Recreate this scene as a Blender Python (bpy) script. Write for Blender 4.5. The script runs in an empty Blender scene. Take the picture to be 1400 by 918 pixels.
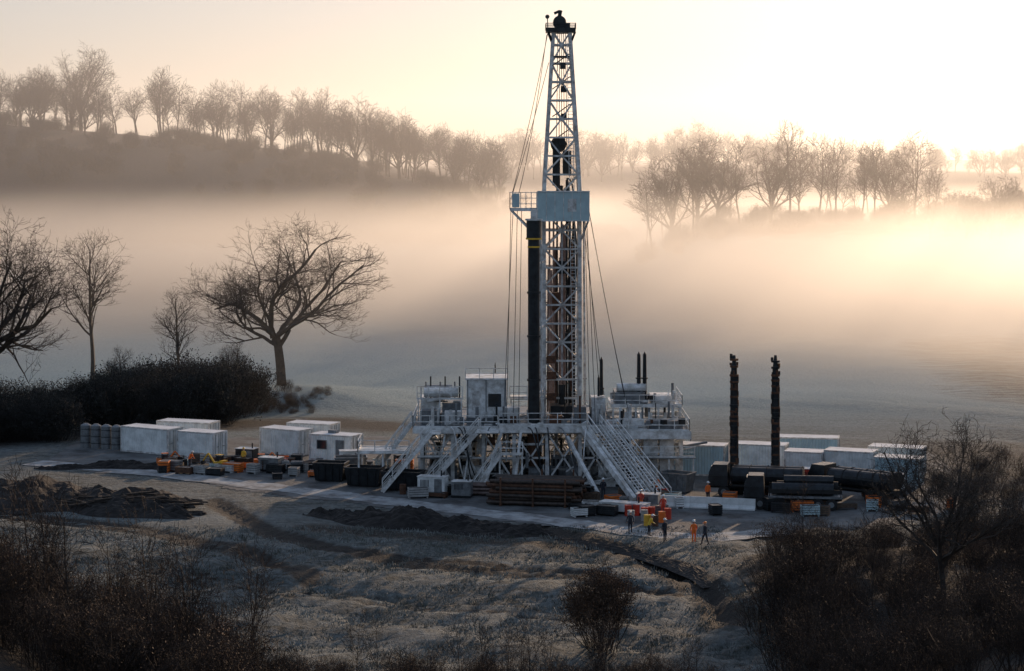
import bpy, math, random
import numpy as np
from mathutils import Vector, Matrix, Quaternion
random.seed(7); np.random.seed(7)
R=math.radians
scene=bpy.context.scene
scene.view_settings.view_transform='Standard'; scene.view_settings.look='None'; scene.view_settings.exposure=0
COL=scene.collection
SUN_AZ=24; SUN_EL=11

# ---------------------------------------------------------------- materials
def new_mat(name):
    m=bpy.data.materials.new(name); m.use_nodes=True
    nt=m.node_tree; b=nt.nodes['Principled BSDF']
    return m,nt,b
def pmat(name,c1,c2=None,scale=2.0,rough=0.7,metal=0.0,bump=0.0,bscale=None,rnd=0.0):
    m,nt,b=new_mat(name)
    c2=c2 or tuple(c*0.6 for c in c1)
    tc=nt.nodes.new('ShaderNodeTexCoord')
    n=nt.nodes.new('ShaderNodeTexNoise'); n.inputs['Scale'].default_value=scale; n.inputs['Detail'].default_value=5; n.inputs['Roughness'].default_value=0.65
    nt.links.new(tc.outputs['Object'],n.inputs['Vector'])
    r=nt.nodes.new('ShaderNodeValToRGB'); r.color_ramp.elements[0].position=0.35; r.color_ramp.elements[1].position=0.62
    r.color_ramp.elements[0].color=(*c2,1); r.color_ramp.elements[1].color=(*c1,1)
    nt.links.new(n.outputs['Fac'],r.inputs['Fac'])
    out=r.outputs['Color']
    if rnd>0:
        oi=nt.nodes.new('ShaderNodeObjectInfo'); hs=nt.nodes.new('ShaderNodeHueSaturation')
        mr=nt.nodes.new('ShaderNodeMapRange'); mr.inputs['To Min'].default_value=1-rnd; mr.inputs['To Max'].default_value=1+rnd
        nt.links.new(oi.outputs['Random'],mr.inputs['Value']); nt.links.new(mr.outputs['Result'],hs.inputs['Value']); nt.links.new(out,hs.inputs['Color']); out=hs.outputs['Color']
    nt.links.new(out,b.inputs['Base Color'])
    b.inputs['Roughness'].default_value=rough; b.inputs['Metallic'].default_value=metal
    if bump>0:
        n2=nt.nodes.new('ShaderNodeTexNoise'); n2.inputs['Scale'].default_value=bscale or scale*3; n2.inputs['Detail'].default_value=4
        nt.links.new(tc.outputs['Object'],n2.inputs['Vector'])
        bp=nt.nodes.new('ShaderNodeBump'); bp.inputs['Strength'].default_value=bump; bp.inputs['Distance'].default_value=0.1
        nt.links.new(n2.outputs['Fac'],bp.inputs['Height']); nt.links.new(bp.outputs['Normal'],b.inputs['Normal'])
    return m
M_WHITE=pmat('white_painted_steel',(0.84,0.86,0.85),(0.42,0.41,0.38),1.3,0.42,0.0)
M_STEEL=pmat('galvanised_steel',(0.75,0.77,0.76),(0.31,0.29,0.27),1.6,0.4,0.05)
M_PANEL=pmat('pale_blue_panel',(0.48,0.64,0.66),(0.38,0.50,0.53),0.8,0.5)
M_CAB=pmat('cabin_white',(0.80,0.83,0.82),(0.54,0.57,0.56),0.9,0.5,rnd=0.1)
M_CABB=pmat('cabin_blue',(0.42,0.59,0.65),(0.32,0.45,0.50),0.7,0.5)
M_DARK=pmat('dark_steel',(0.033,0.040,0.046),(0.018,0.02,0.022),2,0.4,0.5)
M_RUST=pmat('rusty_steel',(0.15,0.07,0.038),(0.06,0.032,0.02),3,0.7,0.2)
M_PIPE=pmat('drill_pipe_steel',(0.20,0.15,0.13),(0.09,0.06,0.05),2,0.5,0.4)
M_PINK=pmat('pipe_light',(0.42,0.34,0.32),(0.25,0.18,0.16),2,0.5,0.3)
M_DPIPE=pmat('stacked_pipe',(0.085,0.062,0.048),(0.03,0.025,0.022),3,0.6,0.2)
M_RED=pmat('red_paint',(0.60,0.06,0.03),(0.40,0.04,0.02),2,0.5)
M_ORANGE=pmat('orange_paint',(0.80,0.20,0.03),(0.6,0.13,0.02),2,0.5)
M_YEL=pmat('yellow_paint',(0.80,0.48,0.04),(0.6,0.34,0.03),2,0.5)
M_HIVIS=pmat('hivis_orange',(0.90,0.20,0.03),(0.8,0.15,0.02),6,0.8)
M_HIVY=pmat('hivis_yellow',(0.75,0.50,0.05),(0.6,0.4,0.04),6,0.8)
M_NAVY=pmat('navy_cloth',(0.03,0.035,0.05),(0.02,0.022,0.03),6,0.9)
M_SKIN=pmat('skin',(0.45,0.27,0.2),(0.40,0.23,0.17),6,0.6)
M_GLASS=pmat('window_glass',(0.03,0.04,0.05),(0.02,0.025,0.03),1,0.1)
M_BLACK=pmat('black_rubber',(0.02,0.02,0.02),(0.012,0.012,0.012),4,0.8)
M_GREY=pmat('grey_machine',(0.22,0.24,0.25),(0.12,0.125,0.13),2,0.5,0.2)
M_CONC=pmat('concrete',(0.42,0.43,0.42),(0.28,0.28,0.27),1.5,0.9,bump=0.3)
M_WOOD=pmat('timber',(0.16,0.11,0.075),(0.08,0.055,0.04),4,0.8)
M_SOIL=pmat('soil',(0.034,0.030,0.027),(0.011,0.010,0.010),0.9,0.95,bump=1.0,bscale=2.0)
M_BARK=pmat('bark',(0.055,0.046,0.038),(0.026,0.022,0.019),2,0.9,rnd=0.15)
M_BARKD=pmat('bark_distant',(0.045,0.036,0.029),(0.022,0.018,0.015),0.5,0.9,rnd=0.3)
M_TWIG=pmat('bramble_twigs',(0.056,0.036,0.025),(0.016,0.012,0.009),0.6,0.9,rnd=0.35)
M_LEAF=pmat('dead_leaves',(0.13,0.068,0.034),(0.035,0.024,0.016),0.7,0.8,rnd=0.35)
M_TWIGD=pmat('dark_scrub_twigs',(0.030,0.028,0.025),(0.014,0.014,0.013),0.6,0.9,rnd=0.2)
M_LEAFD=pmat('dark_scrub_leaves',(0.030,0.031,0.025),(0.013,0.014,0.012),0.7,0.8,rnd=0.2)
M_GRASS=pmat('frosted_grass_blades',(0.24,0.26,0.25),(0.05,0.056,0.04),0.25,0.7)
M_GRAVEL=pmat('frosty_gravel',(0.145,0.157,0.16),(0.045,0.045,0.044),0.35,0.9,bump=0.8,bscale=3)

# ---------------------------------------------------------------- mesh helpers
class MB:
    def __init__(s): s.v=[];s.f=[];s.m=[]
    def add(s,vs,fs,mi=0):
        o=len(s.v); s.v+=[tuple(v) for v in vs]; s.f+=[tuple(i+o for i in f) for f in fs]; s.m+=[mi]*len(fs)
    def box(s,c,d,mi=0,rz=0.0,rx=0.0,ry=0.0):
        M=Matrix.Rotation(rz,3,'Z')@Matrix.Rotation(ry,3,'Y')@Matrix.Rotation(rx,3,'X'); c=Vector(c)
        vs=[c+M@Vector((sx*d[0]/2,sy*d[1]/2,sz*d[2]/2)) for sz in(-1,1) for sy in(-1,1) for sx in(-1,1)]
        s.add(vs,[(0,2,3,1),(4,5,7,6),(0,1,5,4),(2,6,7,3),(0,4,6,2),(1,3,7,5)],mi)
    def b2(s,lo,hi,mi=0): s.box([(a+b)/2 for a,b in zip(lo,hi)],[b-a for a,b in zip(lo,hi)],mi)
    def beam(s,a,b,w=0.15,h=None,mi=0):
        h=h or w; a=Vector(a);b=Vector(b);d=(b-a)
        if d.length<1e-5:return
        d.normalize(); u=Vector((0,0,1)) if abs(d.z)<0.95 else Vector((0,1,0))
        x=d.cross(u).normalized(); y=x.cross(d)
        vs=[p+x*(sx*w/2)+y*(sy*h/2) for p in(a,b) for sy in(-1,1) for sx in(-1,1)]
        s.add(vs,[(0,2,3,1),(4,5,7,6),(0,1,5,4),(2,6,7,3),(0,4,6,2),(1,3,7,5)],mi)
    def tube(s,a,b,r,r2=None,n=10,mi=0,caps=True):
        r2=r if r2 is None else r2; a=Vector(a);b=Vector(b);d=(b-a).normalized()
        u=Vector((0,0,1)) if abs(d.z)<0.95 else Vector((0,1,0)); x=d.cross(u).normalized(); y=x.cross(d)
        vs=[];fs=[]
        for p,rr in((a,r),(b,r2)):
            for i in range(n):
                t=2*math.pi*i/n; vs.append(p+x*math.cos(t)*rr+y*math.sin(t)*rr)
        for i in range(n): j=(i+1)%n; fs.append((i,j,n+j,n+i))
        if caps: fs.append(tuple(range(n-1,-1,-1))); fs.append(tuple(range(n,2*n)))
        s.add(vs,fs,mi)
    def path(s,pts,r,n=6,mi=0):
        for a,b in zip(pts[:-1],pts[1:]): s.tube(a,b,r,r,n,mi)
    def rail(s,pts,h=1.1,step=1.3,r=0.035,mi=0,mid=2,toe=True):
        for a,b in zip(pts[:-1],pts[1:]):
            a=Vector(a);b=Vector(b);L=(b-a).length;k=max(1,int(L/step))
            for i in range(k+1):
                p=a.lerp(b,i/k); s.beam(p,p+Vector((0,0,h)),r*2,mi=mi)
            for q in range(1,mid+1):
                o=Vector((0,0,h*q/mid)); s.beam(a+o,b+o,r*1.8,mi=mi)
            if toe: s.beam(a+Vector((0,0,.08)),b+Vector((0,0,.08)),0.03,0.16,mi)
    def stairs(s,top,bot,w,mi=0):
        top=Vector(top);bot=Vector(bot);d=bot-top;hd=Vector((d.x,d.y,0)).normalized();sd=Vector((-hd.y,hd.x,0))
        for k in(-1,1):
            o=sd*(k*w/2); s.beam(top+o,bot+o,0.08,0.3,mi)
            up=Vector((0,0,1.05)); s.beam(top+o+up,bot+o+up,0.08,mi=mi); s.beam(top+o+up*.5,bot+o+up*.5,0.05,mi=mi)
            kk=max(2,int(d.length/1.2))
            for i in range(kk+1):
                p=top.lerp(bot,i/kk)+o; s.beam(p,p+up,0.06,mi=mi)
        n=max(3,int(abs(d.z)/0.22))
        for i in range(n+1):
            p=top.lerp(bot,i/n); s.box(p,(0.26,w,0.04),mi,rz=math.atan2(hd.y,hd.x))
    def obj(s,name,mats,parent=None,loc=None,rz=0,smooth=False):
        me=bpy.data.meshes.new(name); me.from_pydata(s.v,[],s.f)
        for m in (mats if isinstance(mats,(list,tuple)) else [mats]): me.materials.append(m)
        me.polygons.foreach_set('material_index',s.m)
        if smooth: me.polygons.foreach_set('use_smooth',[True]*len(s.f))
        me.update()
        o=bpy.data.objects.new(name,me); COL.objects.link(o)
        if loc is not None: o.location=loc
        o.rotation_euler[2]=rz
        if parent: o.parent=parent; 
        return o
def empty(name,loc=(0,0,0),rz=0):
    e=bpy.data.objects.new(name,None); e.location=loc; e.rotation_euler[2]=rz; e.empty_display_size=1; COL.objects.link(e); return e

# ---------------------------------------------------------------- terrain
def sm(a,b,t):
    t=np.clip((np.asarray(t,float)-a)/(b-a),0,1); return t*t*(3-2*t)
def fn(x,y):
    return (np.sin(x*0.11+1.3*np.sin(y*0.05))*np.sin(y*0.09+0.7)+0.5*np.sin(x*0.31+y*0.17+2)*np.sin(y*0.27-x*0.1)+0.25*np.sin(x*0.8+y*0.3)*np.sin(y*0.7+1))
def H(x,y):
    x=np.asarray(x,float); y=np.asarray(y,float)
    z=27.5*np.clip((125-y)/125,0,1.2)**1.25
    z=z+3.6*sm(12,26,x)*(1-sm(140,166,y))*sm(70,100,y)
    z=z+4.2*sm(-14,-27,x)*(1-sm(108,132,y))*sm(70,95,y)
    z=z+1.0*sm(250,330,y)
    z=z+1.6*np.exp(-((x+26)/9)**2-((y-262)/9)**2)
    Lh=np.interp(x,[-600,-300,-135,-58,-8,20,60],[44,44,37.5,30,19,11,8])*sm(415,560,y)
    Rh=np.interp(x,[18,45,110,220,500],[2,15,16,19,22])*sm(355,455,y)
    b=np.maximum(Lh,Rh)
    f=sm(640,900,y); b=b*(1-f)+f*(22+2.5*np.sin(x*0.01+1))
    z=z+b
    nz=fn(x,y)
    pad=np.exp(-(np.clip(np.abs(x+2)-46,0,None)/8)**2)*np.exp(-(np.clip(np.abs(y-203)-42,0,None)/7)**2)
    z=z+nz*0.35*(1-pad)
    return z
def Hs(x,y): return float(H(x,y))
xs=np.concatenate([-np.geomspace(2600,82,34),np.arange(-80,80.1,0.8),np.geomspace(82,2600,34)])
ys=np.concatenate([np.arange(-60,96,4),np.arange(97,262,0.7),np.geomspace(263,700,80),np.geomspace(720,4500,24)])
X,Y=np.meshgrid(xs,ys); Z=H(X,Y)
def seg_dist(px,py,pts):
    d=np.full(px.shape,1e9)
    for (ax,ay),(bx,by) in zip(pts[:-1],pts[1:]):
        vx,vy=bx-ax,by-ay; t=np.clip(((px-ax)*vx+(py-ay)*vy)/(vx*vx+vy*vy),0,1)
        d=np.minimum(d,np.hypot(px-ax-t*vx,py-ay-t*vy))
    return d
TR1=[(-26,184),(-19,168),(-10,158),(0,152),(6,149),(11,143)]
TR2=[(-44,178),(-30,170),(-20,160),(-14,150)]
TR3=[(2,170),(8,162),(11.5,153),(13.5,144),(14,135)]
TR4=[(-30,158),(-16,147),(-4,140),(8,136)]
for tr,dep in((TR1,0.34),(TR2,0.25),(TR3,0.35),(TR4,.2)):
    for off in(0,2.1):
        d=seg_dist(X,Y-off,tr); Z-=dep*np.exp(-(d/0.6)**2)
nf=(1-sm(160,172,Y))*sm(100,115,Y)
Z+=nf*0.13*(np.sin(X*2.1+Y*0.9+np.sin(Y))*np.sin(Y*2.3+X*0.4)+np.random.randn(*X.shape)*0.5)
Z+=nf*0.25*np.sin(X*.45+Y*.2)*np.sin(Y*.55-X*.12)
ny,nx=X.shape
V=np.stack([X,Y,Z],-1).reshape(-1,3)
I=np.arange(nx*ny).reshape(ny,nx)
F=np.stack([I[:-1,:-1],I[:-1,1:],I[1:,1:],I[1:,:-1]],-1).reshape(-1,4)
def fastmesh(name,V,F,mats,smooth=True,mi=None):
    me=bpy.data.meshes.new(name); k=F.shape[1]
    me.vertices.add(len(V)); me.vertices.foreach_set('co',np.asarray(V,np.float32).ravel())
    me.loops.add(F.size); me.loops.foreach_set('vertex_index',F.astype(np.int32).ravel())
    me.polygons.add(len(F)); me.polygons.foreach_set('loop_start',np.arange(0,F.size,k,dtype=np.int32)); 
    try: me.polygons.foreach_set('loop_total',np.full(len(F),k,dtype=np.int32))
    except Exception: pass
    for m in mats: me.materials.append(m)
    if mi is not None: me.polygons.foreach_set('material_index',mi.astype(np.int32))
    me.polygons.foreach_set('use_smooth',np.full(len(F),smooth))
    me.update(calc_edges=True); me.validate(); return me
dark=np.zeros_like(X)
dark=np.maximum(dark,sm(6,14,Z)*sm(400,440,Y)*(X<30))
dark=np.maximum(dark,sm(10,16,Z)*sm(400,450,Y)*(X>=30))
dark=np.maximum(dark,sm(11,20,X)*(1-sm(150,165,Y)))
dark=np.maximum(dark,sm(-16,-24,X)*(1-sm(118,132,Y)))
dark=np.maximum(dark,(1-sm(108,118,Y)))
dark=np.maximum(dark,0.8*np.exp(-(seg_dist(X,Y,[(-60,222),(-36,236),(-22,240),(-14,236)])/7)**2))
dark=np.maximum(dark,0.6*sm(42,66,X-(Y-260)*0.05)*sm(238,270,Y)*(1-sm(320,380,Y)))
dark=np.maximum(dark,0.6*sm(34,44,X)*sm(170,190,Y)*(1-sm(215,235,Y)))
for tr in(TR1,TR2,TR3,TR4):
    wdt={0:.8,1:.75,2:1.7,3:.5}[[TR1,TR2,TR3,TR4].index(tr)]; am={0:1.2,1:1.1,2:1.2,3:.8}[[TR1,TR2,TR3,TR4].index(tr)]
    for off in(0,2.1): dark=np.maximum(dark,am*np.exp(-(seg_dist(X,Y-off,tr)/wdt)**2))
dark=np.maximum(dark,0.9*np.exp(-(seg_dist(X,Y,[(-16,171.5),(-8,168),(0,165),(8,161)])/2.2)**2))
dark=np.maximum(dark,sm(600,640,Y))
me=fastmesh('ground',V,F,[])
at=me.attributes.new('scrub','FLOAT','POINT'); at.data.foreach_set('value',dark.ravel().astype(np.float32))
m,nt,b=new_mat('frosted_field')
L=nt.links; N=nt.nodes
geo=N.new('ShaderNodeNewGeometry')
def noise(scale,det=5,rough=.6,vec=None,stretch=None):
    n=N.new('ShaderNodeTexNoise'); n.inputs['Scale'].default_value=scale; n.inputs['Detail'].default_value=det; n.inputs['Roughness'].default_value=rough
    src=geo.outputs['Position']
    if stretch:
        mp=N.new('ShaderNodeMapping'); mp.inputs['Scale'].default_value=stretch[:3]; mp.inputs['Rotation'].default_value=(0,0,stretch[3]); L.new(src,mp.inputs['Vector']); src=mp.outputs['Vector']
    L.new(src,n.inputs['Vector']); return n
def ramp(src,p0,p1,c0,c1):
    r=N.new('ShaderNodeValToRGB'); e=r.color_ramp.elements; e[0].position=p0;e[1].position=p1;e[0].color=(*c0,1);e[1].color=(*c1,1); L.new(src,r.inputs['Fac']); return r
def mix(f,a,bb):
    x=N.new('ShaderNodeMix'); x.data_type='RGBA'
    if isinstance(f,float): x.inputs[0].default_value=f
    else: L.new(f,x.inputs[0])
    L.new(a,x.inputs[6]); L.new(bb,x.inputs[7]); return x.outputs[2]
n1=noise(1.6,6,.7); n2=noise(0.06,4,.6,stretch=(1,2.2,1,0.5)); n3=noise(0.5,5,.65,stretch=(0.5,2.0,1,0.4))
frost=ramp(n1.outputs['Fac'],.41,.66,(0.024,0.031,0.024),(0.25,0.285,0.285))
grass=ramp(n3.outputs['Fac'],.37,.66,(0.020,0.025,0.018),(0.18,0.205,0.205))
g=mix(0.5,frost.outputs[0],grass.outputs[0])
pale=N.new('ShaderNodeRGB'); pale.outputs[0].default_value=(0.23,0.28,0.29,1)
pf=ramp(n2.outputs['Fac'],.44,.68,(0,0,0),(.4,.4,.4))
g=mix(pf.outputs[0],g,pale.outputs[0])
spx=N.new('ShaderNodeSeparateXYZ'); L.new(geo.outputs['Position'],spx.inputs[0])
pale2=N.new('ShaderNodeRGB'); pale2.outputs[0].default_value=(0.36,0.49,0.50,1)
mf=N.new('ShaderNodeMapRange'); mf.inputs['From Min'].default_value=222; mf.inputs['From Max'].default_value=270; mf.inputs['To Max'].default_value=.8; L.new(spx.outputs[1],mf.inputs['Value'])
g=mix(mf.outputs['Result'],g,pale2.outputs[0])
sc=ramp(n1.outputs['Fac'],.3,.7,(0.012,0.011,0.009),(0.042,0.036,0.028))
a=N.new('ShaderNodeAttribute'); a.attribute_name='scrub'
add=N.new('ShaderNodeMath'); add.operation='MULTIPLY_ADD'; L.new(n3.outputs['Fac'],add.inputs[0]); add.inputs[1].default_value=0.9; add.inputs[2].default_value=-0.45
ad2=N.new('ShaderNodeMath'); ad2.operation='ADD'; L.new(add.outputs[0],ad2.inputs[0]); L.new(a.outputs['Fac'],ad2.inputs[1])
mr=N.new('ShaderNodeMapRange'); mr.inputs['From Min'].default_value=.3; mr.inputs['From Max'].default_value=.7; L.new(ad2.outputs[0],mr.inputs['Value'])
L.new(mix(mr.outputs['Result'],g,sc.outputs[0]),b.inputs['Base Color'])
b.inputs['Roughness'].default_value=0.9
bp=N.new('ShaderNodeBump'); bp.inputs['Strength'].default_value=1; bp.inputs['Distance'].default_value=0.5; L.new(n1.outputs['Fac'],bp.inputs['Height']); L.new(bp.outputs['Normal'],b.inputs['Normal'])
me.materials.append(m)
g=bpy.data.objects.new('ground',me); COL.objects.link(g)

def sheet(name,poly_fn,x0,x1,y0,y1,st,off,mat):
    xs=np.arange(x0,x1+.01,st); ys=np.arange(y0,y1+.01,st); vs={};V=[];F=[]
    def vid(i,j):
        if (i,j) not in vs: vs[(i,j)]=len(V); V.append((xs[i],ys[j],float(H(xs[i],ys[j]))+off))
        return vs[(i,j)]
    for i in range(len(xs)-1):
        for j in range(len(ys)-1):
            if poly_fn(xs[i]+st/2,ys[j]+st/2): F.append((vid(i,j),vid(i+1,j),vid(i+1,j+1),vid(i,j+1)))
    me=fastmesh(name,np.array(V),np.array(F),[mat]); o=bpy.data.objects.new(name,me); COL.objects.link(o); return o
def inpad(x,y):
    e=1.5*math.sin(x*.35)+1.0*math.sin(x*.9+2)
    front=np.interp(x,[-46,-30,-15,0,14,30,40],[207,196,184,174,166,172,182])+e*.4
    back=np.interp(x,[-46,-20,10,38],[224,226,222,214])+e
    return -46<x<40+e and front<y<back
sheet('gravel_pad',inpad,-48,44,150,235,0.7,0.035,M_GRAVEL)
M_ROAD=pmat('frosty_track',(0.38,0.41,0.42),(0.13,0.13,0.13),0.6,0.85,bump=.6,bscale=2)
def ribbon(name,pts,w,off,mat):
    P=[];n=14
    for k in range(len(pts)-1):
        p0=pts[max(k-1,0)];p1=pts[k];p2=pts[k+1];p3=pts[min(k+2,len(pts)-1)]
        for i in range(n):
            t=i/n; q=[0.5*((2*p1[c])+(-p0[c]+p2[c])*t+(2*p0[c]-5*p1[c]+4*p2[c]-p3[c])*t*t+(-p0[c]+3*p1[c]-3*p2[c]+p3[c])*t**3) for c in(0,1)]; P.append(q)
    P.append(pts[-1]); P=np.array(P); T=np.gradient(P,axis=0); T/=np.linalg.norm(T,axis=1)[:,None]; Nn=np.stack([-T[:,1],T[:,0]],1)
    V=[];F=[];m=7
    for i,(p,nn) in enumerate(zip(P,Nn)):
        ww=w*(1+.12*math.sin(i*.7)+.08*math.sin(i*1.9))
        for j in range(m):
            q=p+nn*ww*(j/(m-1)-.5); V.append((q[0],q[1],float(H(q[0],q[1]))+off))
    for i in range(len(P)-1):
        for j in range(m-1): F.append((i*m+j,(i+1)*m+j,(i+1)*m+j+1,i*m+j+1))
    me=fastmesh(name,np.array(V),np.array(F),[mat]); o=bpy.data.objects.new(name,me); COL.objects.link(o)
ribbon('access_road',[(-47,208),(-34,201),(-24,194),(-14,187),(-5,180.5),(3,175),(10,169.5),(15,167),(22,170)],3.2,0.06,M_ROAD)

def mound(name,pts,w,h,seed,mat=M_SOIL):
    rng=np.random.RandomState(seed); n=int(sum(math.dist(a,b) for a,b in zip(pts[:-1],pts[1:]))/0.35); m=26
    cum=[0]
    for a_,b_ in zip(pts[:-1],pts[1:]): cum.append(cum[-1]+math.dist(a_,b_))
    s=np.linspace(0,cum[-1],n); px=np.interp(s,cum,[p[0] for p in pts]); py=np.interp(s,cum,[p[1] for p in pts])
    T=np.stack([np.gradient(px),np.gradient(py)],1); T/=np.linalg.norm(T,axis=1)[:,None]
    V=[];F=[]
    ph=rng.rand(6)*6
    for i in range(n):
        e=math.sin(math.pi*i/(n-1))**.6; hh=h*e*(.78+.2*math.sin(s[i]*.5+ph[0])+.1*math.sin(s[i]*1.3+ph[1]))
        ww=w*(.6+.4*e)*(1+.15*math.sin(s[i]*.6+ph[2]))
        for j in range(m):
            u=j/(m-1)*2-1; q=(px[i]-T[i,1]*u*ww/2,py[i]+T[i,0]*u*ww/2)
            zz=hh*(1-abs(u)**2.2)+ (rng.randn()*.11+.16*math.sin(s[i]*2.1+u*5))*(1-u*u)*min(1,h)
            V.append((q[0],q[1],float(H(*q))-.08+max(zz,-.0)))
    for i in range(n-1):
        for j in range(m-1): F.append((i*m+j,(i+1)*m+j,(i+1)*m+j+1,i*m+j+1))
    me=fastmesh(name,np.array(V),np.array(F),[mat],smooth=False); o=bpy.data.objects.new(name,me); COL.objects.link(o)
mound('soil_mound',[(-54,188),(-44,186),(-36,184),(-28,180)],12,1.9,1)
mound('soil_mound',[(-17,179),(-11,174.5),(-5,171.5),(3,168.5)],5.4,1.4,2)
mound('soil_mound',[(-46,204),(-38,205),(-31,204)],3,0.7,3)
mound('soil_mound',[(-37,181),(-26,177)],6,1.2,4)
mound('soil_mound',[(3,167.5),(9,161.5),(12.5,155),(14,147)],2.4,0.35,6)

# ---------------------------------------------------------------- trees
def tubes(P0,P1,R0,R1,n=3):
    P0=np.array(P0);P1=np.array(P1);R0=np.array(R0)[:,None];R1=np.array(R1)[:,None]
    D=P1-P0; D/=np.maximum(np.linalg.norm(D,axis=1),1e-6)[:,None]
    U=np.where(np.abs(D[:,2:3])<.9,np.array([[0,0,1.]]),np.array([[0,1.,0]]))
    A=np.cross(D,U); A/=np.linalg.norm(A,axis=1)[:,None]; B=np.cross(A,D)
    k=len(P0); V=np.zeros((k,2*n,3))
    for i in range(n):
        t=2*math.pi*i/n; o=A*math.cos(t)+B*math.sin(t); V[:,i]=P0+o*R0; V[:,n+i]=P1+o*R1
    base=(np.arange(k)*2*n)[:,None]
    F=np.concatenate([base+np.array([[i,(i+1)%n,n+(i+1)%n,n+i]]) for i in range(n)],0)
    return V.reshape(-1,3),F
def gen(seed,L,nch,r0,rfac,env,start,wob,ang,rmin,up=0.06,stems=None,segl=None,leaves=0,leafsize=.08,mats=None,name='t',lean=(0,0),limb=None,ragged=0.0):
    rng=random.Random(seed); P0=[];P1=[];R0=[];R1=[];tips=[]
    cz,rx,rz=env
    stack=[]
    if stems:
        for i in range(stems):
            a=rng.uniform(0,6.283); t=rng.uniform(.05,.9); q=rng.uniform(0,.5)*rx
            stack.append((Vector((math.cos(a)*q,math.sin(a)*q,0)),Vector((math.cos(a)*t,math.sin(a)*t,1)).normalized(),L[0]*rng.uniform(.6,1.25),r0*rng.uniform(.6,1),0))
    else: stack.append((Vector((0,0,-.3)),Vector((lean[0],lean[1],1)).normalized(),L[0],r0,0))
    nl=len(L)
    while stack:
        p,d,l,r,lev=stack.pop(); ns=max(1,round(l/(segl[lev] if segl else l/max(1,(nl-lev+1)))))
        ns=min(ns,12); re=r*.35 if lev>0 else r*rfac
        lim=1+rng.uniform(-ragged,ragged)
        for i in range(ns):
            t=(i+1)/ns
            d=(d+Vector((rng.gauss(0,1),rng.gauss(0,1),rng.gauss(0,1)))*wob[min(lev,len(wob)-1)]+Vector((0,0,up))).normalized()
            q=p+d*(l/ns)
            if q.x**2/rx**2+q.y**2/rx**2+((q.z-cz)/rz)**2>lim and lev>0: break
            ra=max(rmin,r+(re-r)*i/ns); rb=max(rmin*.8,r+(re-r)*t)
            P0.append(p[:]);P1.append(q[:]);R0.append(ra);R1.append(rb)
            p=q
            if lev<nl-1 and t>=start[lev]-1e-6:
                k=nch[lev]/max(1,ns*(1-start[lev])+(.999 if start[lev]<1 else 1)); k=int(k)+(rng.random()<k-int(k))
                for c in range(k):
                    ax=d.orthogonal().normalized(); ax.rotate(Quaternion(d,rng.uniform(0,6.283)))
                    dd=d.copy(); dd.rotate(Quaternion(ax,R(rng.uniform(*ang[lev])))) 
                    if dd.z<-.25: dd.z*=-.3; dd.normalize()
                    rc=rb*rng.uniform(.45,.7) if lev>0 else rb*rng.uniform(*(limb or (.35,.62)))
                    stack.append((p.copy(),dd,L[lev+1]*rng.uniform(.6,1.15)*(1.1-.45*t if not stems else 1) if lev>0 or not limb else L[lev+1]*rng.uniform(.75,1.1),rc,lev+1))
            if lev>=nl-2 and leaves: tips.append(q)
    V,F=tubes(P0,P1,R0,R1,3 if len(P0)>600 else 4)
    mi=np.zeros(len(F),int)
    if leaves and tips:
        T=np.array([t[:] for t in tips]); rr=np.random.RandomState(seed); T=T[rr.randint(0,len(T),leaves)]+rr.randn(leaves,3)*leafsize*1.5
        a=rr.randn(leaves,3); a/=np.linalg.norm(a,axis=1)[:,None]; bb=np.cross(a,rr.randn(leaves,3)); bb/=np.linalg.norm(bb,axis=1)[:,None]
        s=leafsize*rr.uniform(.4,1,(leaves,1)); a=a*s; bb=bb*s*.6
        LV=np.stack([T-a,T+bb,T+a,T-bb],1).reshape(-1,3); LF=np.arange(leaves*4).reshape(-1,4)+len(V)
        V=np.concatenate([V,LV]); F=np.concatenate([F,LF]); mi=np.concatenate([mi,np.ones(leaves,int)])
    return fastmesh(name,V,F,mats,smooth=False,mi=mi)
def put(me,name,x,y,s=1,rz=0,parent=None,dz=0,sz=None):
    o=bpy.data.objects.new(name,me); COL.objects.link(o); o.location=(x,y,Hs(x,y)+dz); o.scale=(s,s,sz or s); o.rotation_euler[2]=rz
    if parent: o.parent=parent
    return o
OAK=dict(start=[.7,.25,.2,.15,.1],wob=[.04,.17,.20,.22,.25],ang=[(15,74),(25,60),(25,60),(25,65),(25,70)],limb=(.45,.72),ragged=.2)
oak=gen(11,[6.5,13.5,7,3.8,2.1,1.2],[12,9,7,6,5],.70,.8,(11.2,13.6,10.8),rmin=.014,up=.03,segl=[1.4,1.3,1,.9,.8,.7],mats=[M_BARK],name='oak',**OAK)
put(oak,'oak_tree',-29.2,270,1.07,0.4,sz=1.0)
oak2=gen(23,[6,12,6,3.4,1.9,1.0],[11,9,7,5,5],.75,.8,(10.5,13,10.5),rmin=.015,up=.05,segl=[1.4,1.3,1,.9,.8,.7],mats=[M_BARK],name='oak_b',**OAK)
put(oak2,'oak_tree',-63.0,244,1.2,1.4)
SL=dict(start=[.35,.2,.2,.1],wob=[.05,.12,.15,.2],ang=[(25,60),(25,55),(25,60),(25,65)],ragged=.2)
slim=gen(31,[17.5,6.5,3.3,1.8,.9],[22,7,6,4],.38,.25,(12.5,5.4,7.6),rmin=.015,up=.08,segl=[1.5,1.2,.9,.8,.6],mats=[M_BARK],name='ash',**SL)
put(slim,'ash_tree',-53.0,268,1.05,0)
put(slim,'ash_tree',-41,262,.70,2)
DT=[]
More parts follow.
